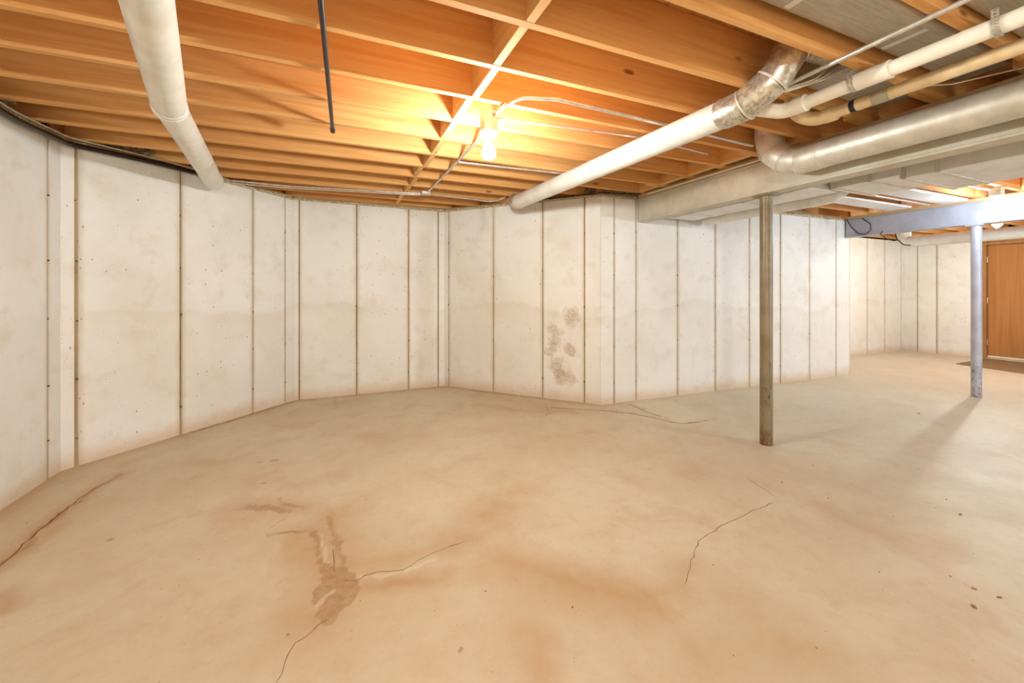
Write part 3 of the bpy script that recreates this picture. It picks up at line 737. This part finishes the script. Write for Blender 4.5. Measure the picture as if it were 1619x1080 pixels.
# ------------------------------------------------------------------ thin pipes, conduits and cables
def run(name, pts, r, mat, label, cat, rad=0.08, n=10, group=None, seg=6):
    pts = [Vector(p) for p in pts]; base = Vector((pts[0].x, pts[0].y, 0))
    o = tube(name, fillet([p - base for p in pts], rad, seg), r, mat, None, n); o.location = base
    return tag(o, label, cat, group)
p_ = at_z(526, 206, 2.262); p0_ = at_z(507, 0, 2.262); dd = unit(p_, p0_)
g_ = empty('gas_pipe', (p_.x, p_.y, 0), 'thin black iron pipe hung under the joists', 'pipe'); iv = -Vector(g_.location)
tube('pipe_run', [p_ + iv, p0_ + dd * 0.95 + iv], 0.011, M['iron'], g_, 12)
tube('end_cap', [p_ - dd * 0.02 + iv, p_ + dd * 0.02 + iv], 0.015, M['iron'], g_, 12)
tube('hanger_wire', fillet([p_ + iv + Vector((-0.02, 0, 0.017)), p_ + iv + Vector((0, 0, -0.017)), p_ + iv + Vector((0.02, 0, 0.017))], 0.012), 0.002, M['strap'], g_, 6)
# dark pipe along the tops of the left walls
nB = Vector((C0[1] - A1[1], -(C0[0] - A1[0]), 0)).normalized(); dB = Vector((C0[0] - A1[0], C0[1] - A1[1], 0)).normalized()
A1v = Vector((A1[0], A1[1], 0))
run('water_pipe', [(-1.665, -1.5, 2.215), (-1.665, 3.0, 2.205), (-1.665, 3.30, 2.195), A1v + nB * 0.05 + dB * 0.02 + Vector((0, 0, 2.215)), A1v + dB * 0.45 + nB * 0.04 + Vector((0, 0, 2.238)), A1v + dB * 0.86 + nB * 0.045 + Vector((0, 0, 2.245))], 0.019, M['darkpipe'], 'dark shiny pipe along the top of the left walls', 'pipe', 0.2, 14)
run('cable', [(-1.672, -1.5, 2.262), (-1.672, 3.0, 2.252), (-1.672, 3.30, 2.243), A1v + nB * 0.045 + dB * 0.02 + Vector((0, 0, 2.262)), A1v + dB * 0.45 + nB * 0.04 + Vector((0, 0, 2.273)), A1v + dB * 0.86 + nB * 0.05 + Vector((0, 0, 2.273))], 0.006, M['emt'], 'thin light cable lying above the dark pipe on the left wall', 'cable', 0.2, 8)
# conduits at the back, both to the square box
JX = at_z(673, 305, 2.262)
run('conduit', [at_z(352, 284, 2.268), at_z(460, 294.5, 2.268), at_z(664, 306, 2.268)], 0.009, M['emt'], 'grey conduit from the pale duct end to the junction box', 'conduit')
run('conduit', [at_z(352, 288, 2.25), at_z(460, 297.5, 2.25), at_z(664, 308.5, 2.25)], 0.006, M['emt'], 'thin grey cable slung below the long back conduit', 'cable')
bx_ = empty('junction_box', (JX.x, JX.y, 2.245), 'small steel junction box on the rear joists', 'box')
box('box_body', (-0.045, -0.03, 0), (0.045, 0.03, 0.034), M['emt'], bx_, 0.004)
box('cover', (-0.05, -0.034, -0.004), (0.05, 0.034, -0.0005), M['strap'], bx_, 0.001)
for sx in (-0.03, 0.03): lathe('screw', [(0, -0.007), (0.005, -0.006), (0.006, -0.004), (0, -0.004)], M['iron'], bx_, (sx, 0, 0), 8)
run('conduit', [at_z(683, 307, 2.268), at_z(740, 314, 2.268), at_z(778, 319, 2.268), at_z(798, 312, 2.27)], 0.009, M['emt'], 'grey conduit from the junction box towards the silver duct end', 'conduit')
LX, LY, LZ = LAMP_MAIN[0]
run('conduit', [(0.915, LY + 0.06, 2.263), (0.913, 3.9, 2.265), (0.909, 4.36, 2.262)], 0.010, M['emt'], 'straight silver conduit from the bulb box back to the junction box', 'conduit')
run('conduit', [(LX + 0.02, LY - 0.055, 2.256), (LX + 0.03, 2.13, 2.25), at_z(822, 154, 2.27), at_z(880, 157, 2.27), at_z(1000, 185, 2.27), at_z(1190, 230.5, 2.27)], 0.010, M['emt'], 'silver conduit curving from the bulb box out past the silver duct', 'conduit', 0.12)
run('conduit', [(LX + 0.06, LY + 0.02, 2.266), at_z(900, 202, 2.268), at_z(1010, 217, 2.268), (2.62, 2.29, 2.268)], 0.007, M['emt'], 'thin light cable running from the bulb box toward the beam', 'cable')
run('conduit', [(0.93, 3.24, 2.268), (1.5, 3.21, 2.268), (2.1, 3.17, 2.268)], 0.009, M['emt'], 'short silver conduit behind the bulb ending at the silver duct', 'conduit')
wr0 = at_z(1528, 0, 2.264); wr1 = at_z(1240, 136, 2.264); dw = unit(wr1, wr0)
run('conduit', [wr1, wr0 + dw * 2.0], 0.0105, M['emt'], 'straight white conduit crossing under the joists at the upper right', 'conduit')
for q_ in range(3):
    run('cable', [wr1 + Vector((0.01 + 0.012 * q_, 0.02, -0.008 - 0.004 * q_)), wr1 + Vector((0.10 + 0.02 * q_, -0.10, 0.012)), wr1 + Vector((0.16 + 0.05 * q_, -0.12 - 0.03 * q_, 0.08))], 0.004, M['emt'], 'thin grey wire fanning out beside the spangled elbow', 'cable', group='wires by the elbow')
run('cable', [(3.02, 3.50, 2.262), (2.82, 3.56, 2.255), (2.62, 3.60, 2.258), (2.35, 3.92, 2.258), (2.05, 4.28, 2.262)], 0.007, M['darkpipe'], 'dark cable along the wall top at the end of the beige beam', 'cable', 0.15)
# thin cable draped on the top flange of the beam
run('conduit', [(3.066, 3.45, 2.252), (3.066, 2.6, 2.248), (3.066, 2.0, 2.248)], 0.006, M['pvc'], 'cream cable lying along the top edge of the beige beam', 'cable')

# insulation stuffed over the walls
def lump(loc, dims, rotz, label):
    bm = bmesh.new(); bmesh.ops.create_icosphere(bm, subdivisions=4, radius=1.0)
    sd = random.uniform(0, 50)
    from mathutils import noise as mn
    for v in bm.verts:
        k = 1 + 0.42 * mn.noise(v.co * 2.2 + Vector((sd, 0, 0))) + 0.22 * mn.noise(v.co * 6 + Vector((0, sd, 0)))
        c_ = v.co * k
        v.co = Vector([math.copysign(min(abs(c_[i]), 1.05), c_[i]) * dims[i] for i in range(3)])
    o = link('insulation_clump', bm_mesh('insulation_clump', bm, True), M['insul'], None, loc); o.rotation_euler = (0, 0, rotz)
    return tag(o, label, 'insulation')
aB = math.atan2(dB.y, dB.x)
lump(A1v + dB * 0.42 - nB * 0.06 + Vector((0, 0, 2.34)), (0.20, 0.05, 0.055), aB, 'dirty insulation stuffed above the dark pipe on the angled left wall')
lump(Vector((-1.77, 3.35, 2.34)), (0.05, 0.09, 0.055), 0, 'dirty insulation clump above the dark pipe at the far left')
dE = Vector((C1[0] - E0[0], C1[1] - E0[1], 0)).normalized()
lump(Vector((E0[0], E0[1], 0)) + dE * 0.22 + Vector((0.09, 0.06, 2.34)), (0.17, 0.045, 0.05), math.atan2(dE.y, dE.x), 'grey insulation stuffed above the outer wall corner by the beam')
lump(Vector((2.83, 3.69, 2.32)), (0.13, 0.04, 0.04), 0, 'grey insulation clump over the wall just left of the beam end')

# ------------------------------------------------------------------ bulbs on their boxes
def bulb(lamp, label, blabel, name, top=JB, cord=False):
    (x, y, z), W, c = lamp
    t = empty('ceiling_lamp', (x, y, z), label, 'lamp')
    R = 0.042
    A_ = 4 * PI * R * R * 1.2
    m_ = mat_emit(name, c, W / (PI * A_))
    prof = [(0, -0.062)]
    for k in range(1, 9):
        a = -PI / 2 + k * (PI * 0.70) / 8; prof.append((R * math.cos(a), -0.020 + R * math.sin(a)))
    prof += [(0.019, 0.036), (0.0145, 0.048)]
    holder = lathe('lampholder', [(0, 0.062), (0.022, 0.062), (0.026, 0.070), (0.040, 0.080), (0.054, 0.092), (0.056, 0.104), (0, 0.104)], M['porcelain'], t, n=24)
    lathe('bulb', prof, m_, holder, n=16)
    lathe('socket_ring', [(0.014, 0.048), (0.0165, 0.05), (0.017, 0.062), (0.014, 0.064), (0.014, 0.048)], M['strap'], holder, n=16)
    zt = top - z
    bm = bmesh.new(); n = 8; q0 = [];
    R8 = 0.056
    add_tube(bm, [(0, 0, zt - 0.06 if cord else 0.105), (0, 0, zt - 0.001)], R8, 8)
    if cord: tube('cord', [(0, 0, 0.104), (0, 0, zt - 0.061)], 0.004, M['black'], t, 8)
    bmesh.ops.recalc_face_normals(bm, faces=bm.faces)
    link('octagon_box', bm_mesh('octagon_box', bm), M['emt'], t)
    return t
bulb(LAMP_MAIN, 'bare glowing bulb in a porcelain holder under the middle joists', '', 'glow_main')
bulb(LAMP_FAR, 'bare glowing bulb in front of the blue-grey beam', '', 'glow_far')
bulb(LAMP_DOOR, 'bare glowing bulb near the brown door, behind the blue-grey beam', '', 'glow_door')
bulb(FILL_REAR, 'added fill bulb under the joists behind the camera', '', 'fill_glow_rear')
bulb(FILL_REAR_B, 'added fill bulb behind the camera on the far side', '', 'fill_glow_rear_b', cord=True)

# ------------------------------------------------------------------ ductwork beyond the beige beam
def trunk(name, x0, x1, y0, y1, z0, z1, label, seams=(), mat=None):
    t = empty(name, ((x0 + x1) / 2, (y0 + y1) / 2, z0), label, 'duct'); c = Vector(t.location)
    L = lambda x, y, z: (x - c.x, y - c.y, z - c.z)
    box('duct_body', L(x0, y0, z0), L(x1, y1, z1), mat or M['sheet'], t, 0.004)
    for y in seams:
        box('drive_cleat', L(x0 - 0.006, y - 0.015, z0 - 0.006), L(x1 + 0.006, y + 0.015, z0 - 0.0005), M['galv'], t, 0.002)
        box('drive_cleat', L(x0 - 0.006, y - 0.015, z0), L(x0 - 0.0005, y + 0.015, z1), M['galv'], t, 0.002)
    return t
trunk('trunk_duct', 3.62, 4.35, -3.0, 1.56, 2.0, 2.262, 'wide flat sheet metal trunk duct behind the beige beam', (1.535, 1.36, 0.62, -0.3, -1.2))
trunk('trunk_duct', 3.66, 4.22, 1.565, 2.02, 2.035, 2.262, 'short stepped sheet metal duct at the end of the wide trunk', (1.75, 1.99))
trunk('trunk_duct', 3.42, 3.78, 2.03, 3.50, 2.025, 2.21, 'narrow sheet metal duct from the long pale wall to the olive post', (3.2, 2.6))
pp = [Vector((4.02, 3.53, 2.06)), Vector((4.02, 2.28, 2.06))]
t_ = empty('round_duct', (4.02, 2.8, 0), 'white round branch duct seen to the right of the olive post', 'duct'); inv = -t_.location
tube('pipe_run', [addp(p) for p in pp], 0.072, M['duct_white'], t_, 24)
ring('seam_ring', addp((4.02, 2.36, 2.06)), (0, 1, 0), 0.072, M['galv'], t_)
tube('boot', [addp((4.02, 2.30, 2.06)), addp((4.03, 2.20, 2.07)), addp((4.05, 2.14, 2.12)), addp((4.06, 2.12, 2.2))], [0.074, 0.076, 0.08, 0.085], M['sheet'], t_, 20)
# panned bays and branches further back
trunk('bay_duct', 4.5, 6.6, 0.98, 1.28, 2.235, 2.276, 'white flat duct under the joists left of the far bulb', (1.1,))
trunk('trunk_duct', 4.75, 5.05, -2.8, 0.93, 2.09, 2.268, 'narrow grey duct running parallel behind the wide trunk', (0.6, -0.2), M['pan'])
trunk('bay_duct', 4.4, 6.65, 2.24, 2.46, 2.25, 2.277, 'flat white metal sheet under the far joists beside the wires', ())
trunk('bay_duct', 4.3, 6.6, 2.72, 2.95, 2.255, 2.278, 'grey metal sheet closing a joist bay near the back wall', ())
run('conduit', [(4.35, 1.92, 2.262), (5.4, 1.95, 2.262), (6.19, 1.93, 2.262)], 0.012, M['emt'], 'white conduit leading to the far bulb', 'conduit')
run('conduit', [(4.2, 2.56, 2.262), (5.6, 2.55, 2.262), (6.6, 2.56, 2.262)], 0.012, M['emt'], 'dark-edged pipe under the far joists left of the blue-grey beam', 'pipe')
t_ = empty('round_duct', (7.35, 3.2, 0), 'low round duct hung behind the blue-grey beam in the alcove', 'duct'); inv = -t_.location
q0 = at_X(1452, 381, 7.35); tube('pipe_run', [addp((7.35, q0.y, q0.z)), addp((7.35, -2.5, q0.z))], 0.075, M['duct_white'], t_, 24)
tube('elbow', [addp(p) for p in fillet([(7.35, q0.y - 0.02, q0.z), (7.35, q0.y + 0.16, q0.z), (7.35, q0.y + 0.16, q0.z + 0.32)], 0.12, 7)], 0.078, M['duct_white'], t_, 24)
# loose black wires at the end of the blue-grey beam
wp = [at_X(*p, 6.728) for p in ((1338, 346), (1345, 358), (1356, 369), (1368, 371), (1377, 364), (1376, 354), (1363, 345))]
run('cable', wp, 0.006, M['black'], 'black cable loop hanging at the end of the blue-grey beam', 'cable', 0.06)
wp = [at_X(*p, 6.70) for p in ((1396, 366), (1391, 370), (1402, 378), (1414, 381), (1420, 379))]
run('cable', wp, 0.005, M['black'], 'short black cable under the blue-grey beam', 'cable', 0.05)
wp = [at_X(*p, 6.95) for p in ((1415, 366), (1418, 378), (1428, 387), (1440, 388))]
run('cable', wp, 0.007, M['black'], 'black cable bending down beside the low round duct', 'cable', 0.05)
lump(Vector((5.35, 3.60, 2.30)), (0.65, 0.05, 0.035), 0, 'ragged insulation along the top of the long pale wall')
# duct ends and wires in the dark corner by the near end of the beam
run('cable', [(2.75, 1.12, 2.275), (2.86, 1.02, 2.262), (2.95, 0.86, 2.268), (3.03, 0.74, 2.274)], 0.004, M['emt'], 'grey wire drooping above the long silver duct', 'cable')

# ------------------------------------------------------------------ door and mat
dr = empty('door_1', (10.76, (DY0 + DY1) / 2, 0), 'flat brown wooden door in the far right wall', 'door', kind='structure')
hw = (DY1 - DY0) / 2
slab = box('door_slab', (0.03, -hw, 0.045), (0.07, hw, DH), M['doorwood'], dr, 0.003)
for s in (-1, 1):
    y0, y1 = (hw + 0.004, hw + 0.056) if s > 0 else (-hw - 0.056, -hw - 0.004)
    box('door_jamb', (-0.02, y0, 0.0), (0.12, y1, DH + 0.004), M['doorframe'], dr, 0.003)
box('door_head', (-0.02, -hw - 0.056, DH + 0.006), (0.12, hw + 0.056, DH + 0.056), M['doorframe'], dr, 0.003)
box('header_board', (-0.008, -hw - 0.055, DH + 0.06), (0.012, hw + 0.055, H - 0.01), M['doorwood'], dr, 0.002)
box('threshold', (-0.06, -hw, 0.0), (0.09, hw, 0.022), M['thresh'], dr, 0.004)
sl = Vector(slab.location)
box('sweep', Vector((0.02, -hw, 0.028)) - sl, Vector((0.0295, hw, 0.062)) - sl, M['thresh'], slab, 0.002)
for z in (0.3, 1.05, 1.78):
    hg = lathe('hinge', [(0, -0.05), (0.008, -0.05), (0.008, 0.05), (0, 0.05)], M['hinge'], slab, Vector((0.02, hw + 0.002, z)) - sl, 10)
lathe('knob', [(0, 0), (0.03, 0), (0.03, 0.006), (0.011, 0.01), (0.011, 0.03), (0.026, 0.04), (0.028, 0.052), (0.018, 0.062), (0, 0.064)], M['hinge'], slab, Vector((0.03, -hw + 0.07, 0.97)) - sl, 18).rotation_euler = (0, -PI / 2, 0)
bm = bmesh.new(); mp = [at_z(*p, 0) for p in ((1513, 576), (1560, 567.5), (1680, 581), (1660, 597))]
cm = sum(mp, Vector()) / 4
top_, bot_ = [], []
E_ = []
for i in range(4):
    a, b = mp[i], mp[(i + 1) % 4]
    for k in range(14): E_.append(a.lerp(b, k / 14) - cm + Vector((random.uniform(-.012, .012), random.uniform(-.012, .012), 0)))
top_ = [bm.verts.new(p + Vector((0, 0, 0.012 + random.uniform(0, 0.004)))) for p in E_]; bot_ = [bm.verts.new(p + Vector((0, 0, 0.001))) for p in E_]
bm.faces.new(top_); bm.faces.new(list(reversed(bot_)))
for i in range(len(E_)): j = (i + 1) % len(E_); bm.faces.new((bot_[i], bot_[j], top_[j], top_[i]))
bmesh.ops.recalc_face_normals(bm, faces=bm.faces)
tag(link('door_mat', bm_mesh('door_mat', bm), M['rubber'], None, cm), 'worn brown mat lying in front of the brown door', 'mat')

# ------------------------------------------------------------------ small debris on the floor
def chip(px, py, s, label, group=None):
    s *= 0.72
    bm = bmesh.new(); n = random.randint(6, 9); top_, bot_ = [], []
    for k in range(n):
        a = 2 * PI * k / n; r = s * random.uniform(0.5, 1.1); p = Vector((r * math.cos(a) * 1.7, r * math.sin(a), 0))
        top_.append(bm.verts.new(p * 0.8 + Vector((0, 0, s * random.uniform(0.25, 0.7))))); bot_.append(bm.verts.new(p + Vector((0, 0, 0.0008))))
    bm.faces.new(top_); bm.faces.new(list(reversed(bot_)))
    for i in range(n): j = (i + 1) % n; bm.faces.new((bot_[i], bot_[j], top_[j], top_[i]))
    bmesh.ops.recalc_face_normals(bm, faces=bm.faces)
    o = link('debris_chip', bm_mesh('debris_chip', bm), M['debris'], None, at_z(px, py, 0)); o.rotation_euler = (0, 0, random.uniform(0, 6.28))
    return tag(o, label, 'debris', group)
chip(1540, 960, 0.012, 'largest brown flake of debris on the floor at the lower right')
chip(1540, 931, 0.009, 'rusty brown chip just behind the largest flake')
chip(1519, 814, 0.013, 'flat tan leaf-like scrap on the bright floor at the right')
chip(1453, 654, 0.014, 'dark scrap on the pale floor left of the lavender post')
chip(1580, 945, 0.009, 'tan crumb to the right of the largest flake')
for (x_, y_) in ((1452, 742), (1496, 790), (1478, 803), (1285, 736), (1528, 682), (1503, 912), (1345, 742), (1291, 1025), (1160, 1037), (1310, 788), (1413, 817), (1527, 644), (1540, 876), (1390, 905), (1236, 763), (905, 960), (767, 935), (579, 790)):
    chip(x_, y_, random.uniform(0.004, 0.007), 'tiny dark crumb scattered on the concrete floor', 'crumbs on the floor')
